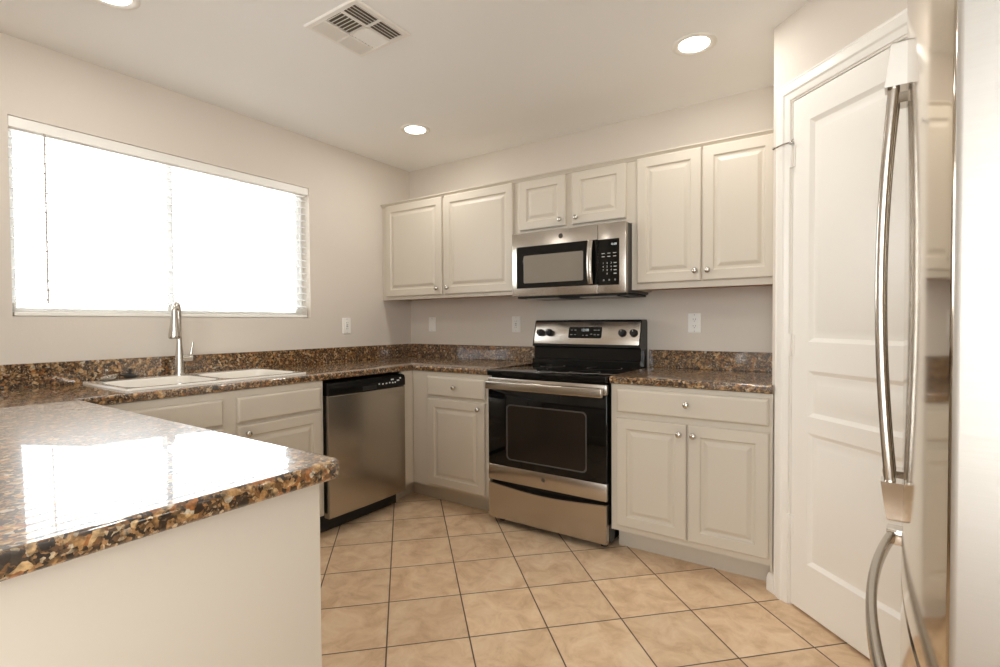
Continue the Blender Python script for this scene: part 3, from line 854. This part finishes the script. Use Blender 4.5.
def key(bm): return obj('key_mark', bm, M['mark'], cp)
def bar(x0, x1, z0, z1):
    q = BM(); box(q, x0, x1, ky-.0003, ky+.0004, z0, z1); key(q)
for r in range(2):
    for c_ in range(3):
        x = .617+c_*.034; bar(x-.009, x+.009, .232-r*.018, .235-r*.018)
for i, s_ in enumerate('123456789'):
    key(text_bm(s_, .014, T(.617+(i % 3)*.024, ky, .178-(i//3)*.020), .0003))
key(text_bm('0', .014, T(.641, ky, .118), .0003))
for r in range(4): bar(.680, .696, .176-r*.020, .180-r*.020)
for c_ in range(3): key(text_bm('O', .012, T(.620+c_*.034, ky, .082), .0003))
emblem(md, MW*.462, fy-.0002, .362, .015)

# ------------------------------------------------------------------ dishwasher
DW0, DWW = -1.334, .594
dwr = thing('dishwasher', 'stainless steel dishwasher with black control strip under the granite counter', 'dishwasher', (0, DW0, 0), PI/2)
b = BM(); box(b, .004, DWW-.004, -.615, -.03, .11, .868, .002, 1); obj('tub', b, M['black'], dwr)
fy = -.662
b = BM()
# slightly bowed stainless door
nseg = 12; loops = []
for k in range(nseg+1):
    x = .002+(DWW-.004)*k/nseg
    bow = .006*math.sin(PI*k/nseg)
    loops.append([(x, -.615, .100), (x, fy+.006-bow, .100), (x, fy-bow, .106), (x, fy-bow, .786), (x, fy+.004-bow, .792), (x, -.615, .792)])
loft(b, loops); obj('door', b, M['steel'], dwr, smooth=30)
b = BM(); loops = []
for k in range(nseg+1):
    x = .002+(DWW-.004)*k/nseg
    bow = .007*math.sin(PI*k/nseg)
    loops.append([(x, -.615, .795), (x, fy-.002-bow, .795), (x, fy-.004-bow, .80), (x, fy-.004-bow, .845), (x, fy+.004-bow, .860), (x, fy+.02-bow, .866), (x, -.615, .866)])
loft(b, loops); cpn = obj('control_panel', b, M['black'], dwr, smooth=30, label='black control strip with pocket handle')
b = BM(); box(b, .235, .345, fy-.0125, fy+.002, .797, .822, .003, 2); obj('pocket_handle', b, M['black_matte'], cpn)
b = BM()
for i, (x, z, w_) in enumerate(((.365, .824, .010), (.395, .822, .010), (.425, .822, .013), (.452, .824, .008), (.475, .842, .022), (.478, .822, .010), (.500, .822, .008), (.525, .832, .018), (.545, .845, .008))):
    b = BM(); box(b, x-w_/2, x+w_/2, fy-.0112, fy-.004, z-.004, z+.004)
    obj('button', b, M['mark'], cpn, label='small pale button or light')
b = BM(); box(b, .004, DWW-.002, -.575, -.55, .004, .098, .002, 1); obj('toe_panel', b, M['black_matte'], dwr)

# ------------------------------------------------------------------ refrigerator: local X from far to near, front faces -Y
FS, FD, FWd = .038, .0718, .900
near = Vector((3.1268, -2.418)); far = Vector((near.x+FD*FWd, near.y+FWd))
fa_ = math.atan2(near.y-far.y, near.x-far.x)
fg = thing('refrigerator', 'stainless steel french door refrigerator with long bowed handles on the right', 'refrigerator', (far.x, far.y, 0), fa_)
def bow(x):
    t = x/FWd
    return -4*FS*t*(1-t)
def fridge_front(name, xa, xb, z0, z1, parent):
    """door with a crowned front and rounded vertical edges"""
    b = BM(); th = .062; r = .009
    ring = [(xa, th)]
    for k in range(5):
        a = PI+(PI/2)*k/4
        ring.append((xa+r+r*math.cos(a), bow(xa+r)+r+r*math.sin(a)))
    m_ = 22
    for k in range(1, m_):
        x = xa+r+(xb-xa-2*r)*k/m_; ring.append((x, bow(x)))
    for k in range(5):
        a = -PI/2+(PI/2)*k/4
        ring.append((xb-r+r*math.cos(a), bow(xb-r)+r+r*math.sin(a)))
    ring.append((xb, th))
    c = .004; cx_ = (xa+xb)/2
    def lp(z, ins):
        return [(cx_+(x-cx_)*(1-ins*2/(xb-xa)), y+(ins if y < th*.5 else 0), z) for x, y in ring]
    loft(b, [lp(z0, c), lp(z0+c, 0), lp(z1-c, 0), lp(z1, c)])
    o = obj(name, b, [M['fridge_front'], M['steel_side']], parent, smooth=30)
    for p_ in o.data.polygons:
        if abs(p_.normal.x) > .75: p_.material_index = 1
    return o
b = BM(); box(b, .004, FWd-.004, .074, .70, .05, 1.755, .004, 2); obj('cabinet', b, M['steel_side'], fg, smooth=40)
b = BM(); box(b, .012, FWd-.012, .060, .078, .07, 1.750); obj('gasket', b, M['dark_grey'], fg, label='grey door gasket')
fl = fridge_front('door', 0, FWd/2-.0015, .748, 1.765, fg)
frr = fridge_front('door', FWd/2+.0015, FWd, .748, 1.765, fg)
fdraw = fridge_front('freezer_drawer', 0, FWd, .075, .741, fg)
b = BM(); box(b, .01, FWd-.01, .05, .09, .012, .070, .003, 1); obj('toe_grille', b, M['dark_grey'], fg)
for x in (.01, FWd-.11):
    b = BM(); box(b, x, x+.10, .02, .12, 1.756, 1.785, .006, 2); obj('hinge_cover', b, M['dark_grey'], fg)
for x in (.06, FWd-.06):
    for y in (.12, .64):
        b = BM(); lathe(b, [(.02, 0), (.02, .012), (.012, .016), (.012, .055)], 14, T(x, y, 0)); obj('foot', b, M['black_matte'], fg, smooth=40)
def rect_sweep(bm, pts, w, d, axis):
    """bowed bar with rounded-rectangle section; pts (along, out); axis 'z' or 'x'"""
    loops = []
    for i, (s_, o_) in enumerate(pts):
        a = pts[max(i-1, 0)]; c = pts[min(i+1, len(pts)-1)]
        tx, ty = c[0]-a[0], c[1]-a[1]; l_ = math.hypot(tx, ty); tx, ty = tx/l_, ty/l_
        nx_, ny_ = -ty, tx      # normal (along, out)
        lp_ = []
        for p_, q_ in rrect(0, 0, w, d, min(w, d)*.35, 3):
            al, ou = s_+nx_*q_, o_+ny_*q_
            lp_.append((axis[0]+p_, ou, al) if axis[1] == 'z' else (al, ou, axis[0]+p_))
        loops.append(lp_)
    loft(bm, loops)
for hx, dr in ((FWd/2-.045, fl), (FWd/2+.045, frr)):
    y0 = bow(hx)
    z0h, z1h = .880, 1.630
    hp = [(z0h+(z1h-z0h)*k/24, y0-.013-.020*math.sin(PI*k/24)**.85) for k in range(25)]
    b = BM(); rect_sweep(b, hp, .024, .016, (hx, 'z'))
    dh = obj('handle', b, M['handle'], dr, smooth=40, label='long upright bowed stainless handle')
    for (a, c, sg) in ((1.592, 1.666, 1), (.851, .917, -1)):
        b = BM()
        def ring_(z, out, w): return [(hx-w, y0+.002, z), (hx-w, y0-out, z), (hx+w, y0-out, z), (hx+w, y0+.002, z)]
        if sg > 0: loft(b, [ring_(a, .030, .018), ring_(c-.003, .022, .017), ring_(c, .019, .015)])
        else: loft(b, [ring_(a, .019, .015), ring_(a+.003, .022, .017), ring_(c, .030, .018)])
        obj('end_cap', b, M['chrome'], dh, label='chrome end cap')
dz = .700
xa, xb = .130, FWd-.130
hp = [(xa+(xb-xa)*k/28, bow(xa+(xb-xa)*k/28)-.034-.008*math.sin(PI*k/28)**.8) for k in range(29)]
b = BM(); rect_sweep(b, hp, .026, .016, (dz, 'x'))
dh2 = obj('handle', b, M['handle'], fdraw, smooth=40, label='horizontal bowed stainless handle')
for x in (xa, xb):
    b = BM(); box(b, x-.020, x+.020, bow(x)-.046, bow(x)+.008, dz-.018, dz+.018, .004, 2); obj('end_cap', b, M['chrome'], dh2, smooth=40, label='chrome end cap')

# ------------------------------------------------------------------ outlets and switches
def plate(name, label, cat, loc, rot, kind, group=None):
    t = thing(name, label, cat, loc, rot)
    b = BM(); loft(b, [[(x, y, z) for x, z in rrect(0, 0, .072-2*i, .116-2*i, .004, 3)] for i, y in ((0, 0), (0, -.003), (.002, -.0055), (.004, -.006))])
    obj('cover_plate', b, M['white_plastic'], t)
    if kind == 'outlet':
        for s_ in (-1, 1):
            b = BM(); loft(b, [[(x, y, z) for x, z in rrect(0, s_*.0195, .034-2*i, .028-2*i, .010, 4)] for i, y in ((0, -.005), (0, -.0075), (.001, -.008))])
            f = obj('receptacle', b, M['white_plastic'], t)
            for x in (-.0065, .0065): one('slot', f, M['slot'], x-.0012, x+.0012, -.0084, -.0075, s_*.0195-.001, s_*.0195+.007)
            b = BM(); lathe(b, [(.0024, 0), (.0024, .0008)], 10, T(0, -.0076, s_*.0195-.008) @ Matrix.Rotation(PI/2, 4, 'X'))
            obj('ground_hole', b, M['slot'], f)
    elif kind == 'gfci':
        b = BM(); box(b, -.0165, .0165, -.0085, -.005, -.034, .034, .001, 1); f = obj('receptacle', b, M['white_plastic'], t)
        for s_ in (-1, 1):
            for x in (-.0065, .0065): one('slot', f, M['slot'], x-.0012, x+.0012, -.0089, -.0084, s_*.022-.003, s_*.022+.004)
        for z in (-.006, .006): one('button', f, M['grey_print'], -.008, .008, -.0098, -.0084, z-.003, z+.003, .0006, 1)
    else:
        b = BM(); loft(b, [[(-.0165, -.005, -.034), (.0165, -.005, -.034), (.0165, -.005, .034), (-.0165, -.005, .034)], [(-.0165, -.0065, -.034), (.0165, -.0065, -.034), (.0165, -.0105, .034), (-.0165, -.0105, .034)]])
        obj('rocker', b, M['white_plastic'], t)
    for z in (-.048, .048):
        b = BM(); lathe(b, [(.0028, 0), (.0028, .0008), (.0015, .0012)], 10, T(0, -.0058, z) @ Matrix.Rotation(PI/2, 4, 'X'))
        obj('screw', b, M['grey_print'], t)
    return t
plate('light_switch', 'white rocker switch on the back wall near the corner', 'switch', (.243, 0, 1.186), 0, 'switch')
plate('power_outlet', 'white outlet on the back wall just left of the range', 'outlet', (1.056, 0, 1.184), 0, 'gfci')
plate('power_outlet', 'white two socket outlet on the back wall right of the range', 'outlet', (2.300, 0, 1.188), 0, 'outlet')
plate('power_outlet', 'white outlet on the left wall between the window and the corner', 'outlet', (0, -.668, 1.180), PI/2, 'gfci')

# ------------------------------------------------------------------ ceiling lights and vent
def can(x, y, label, power=1.5):
    t = thing('recessed_light', label, 'ceiling light', (x, y, H), 0, None)
    b = BM()
    lathe_open = [(.096, 0), (.097, -.003), (.093, -.006), (.078, -.006), (.068, -.0008), (.064, -.0006)]
    tt = bmesh.new(); n_ = 40
    R = [[tt.verts.new((r*math.cos(2*PI*k/n_), r*math.sin(2*PI*k/n_), z)) for k in range(n_)] for r, z in lathe_open]
    for k in range(len(R)-1):
        for i in range(n_): tt.faces.new((R[k][i], R[k][(i+1) % n_], R[k+1][(i+1) % n_], R[k+1][i]))
    bmesh.ops.recalc_face_normals(tt, faces=tt.faces[:]); merge(b, tt)
    obj('trim_ring', b, M['white_plastic'], t, smooth=40)
    b = BM(); lathe(b, [(.0655, -.0004), (.0655, -.003), (.054, -.0042), (.002, -.0045)], 40); obj('lens', b, M['lamp'], t, smooth=40, label='glowing white lens')
    l = bpy.data.lights.new('recessed_lamp', 'AREA'); l.shape = 'DISK'; l.size = .13; l.energy = power; l.color = (1, .98, .95)
    o = bpy.data.objects.new('recessed_lamp', l); C.objects.link(o); o.parent = t; o.location = (0, 0, -.008)
    return t
can(2.452, -.668, 'round recessed ceiling light nearest the pantry door')
can(.690, -.650, 'round recessed ceiling light over the corner cabinets')
can(.690, -2.325, 'round recessed ceiling light over the sink near the window')
can(2.452, -2.300, 'round recessed ceiling light over the peninsula end')

vt = thing('ceiling_vent', 'white square louvred air vent in the ceiling', 'air vent', (1.283, -1.622, H))
b = BM(); vw, vh = .164, .156
lo = [[(x, y, z) for x, y in ((-vw+i, -vh+i), (vw-i, -vh+i), (vw-i, vh-i), (-vw+i, vh-i))] for i, z in ((0, -.0003), (0, -.003), (.006, -.0075), (.024, -.0075), (.026, -.001))]
loft(b, lo, cap0=False, cap1=False)
obj('frame', b, M['white_plastic'], vt)
one('duct_back', vt, M['duct'], -vw+.02, vw-.02, -vh+.02, vh-.02, -.0010, -.0004, label='flat backing plate coloured like duct shade')
b = BM()
iw, ih = vw-.024, vh-.024
x1 = iw*.38
for x in (-x1, x1): box(b, x-.004, x+.004, -ih, ih, -.009, -.001)
box(b, -iw, iw, -.004, .004, -.009, -.001)
obj('divider_bars', b, M['white_plastic'], vt)
b = BM()
def louvre(bm, a0, a1, pos, axis, tilt):
    w_ = .0085
    c_, s_ = math.cos(tilt)*w_, math.sin(tilt)*w_
    t_ = .0008
    prof = [(pos-c_, -.0062-s_/1.0*.5-t_), (pos+c_, -.0062+s_*.5-t_), (pos+c_, -.0062+s_*.5+t_), (pos-c_, -.0062-s_*.5+t_)]
    if axis == 'y': loft(bm, [[(p, a, min(z, -.0012)) for p, z in prof] for a in (a0, a1)])
    else: loft(bm, [[(a, p, min(z, -.0012)) for p, z in prof] for a in (a0, a1)])
for sgn in (-1, 1):
    for half in ((-ih, -.005), (.005, ih)):
        n_ = 5
        for k in range(n_):
            p = sgn*(x1+.010+(iw-x1-.014)*k/(n_-1)*.98)
            louvre(b, half[0], half[1], p, 'y', -sgn*.85)
for sgn in (-1, 1):
    n_ = 7
    for k in range(n_):
        p = sgn*(.013+(ih-.020)*k/(n_-1))
        louvre(b, -x1+.005, x1-.005, p, 'x', -sgn*.85)
obj('louvres', b, M['white_plastic'], vt)
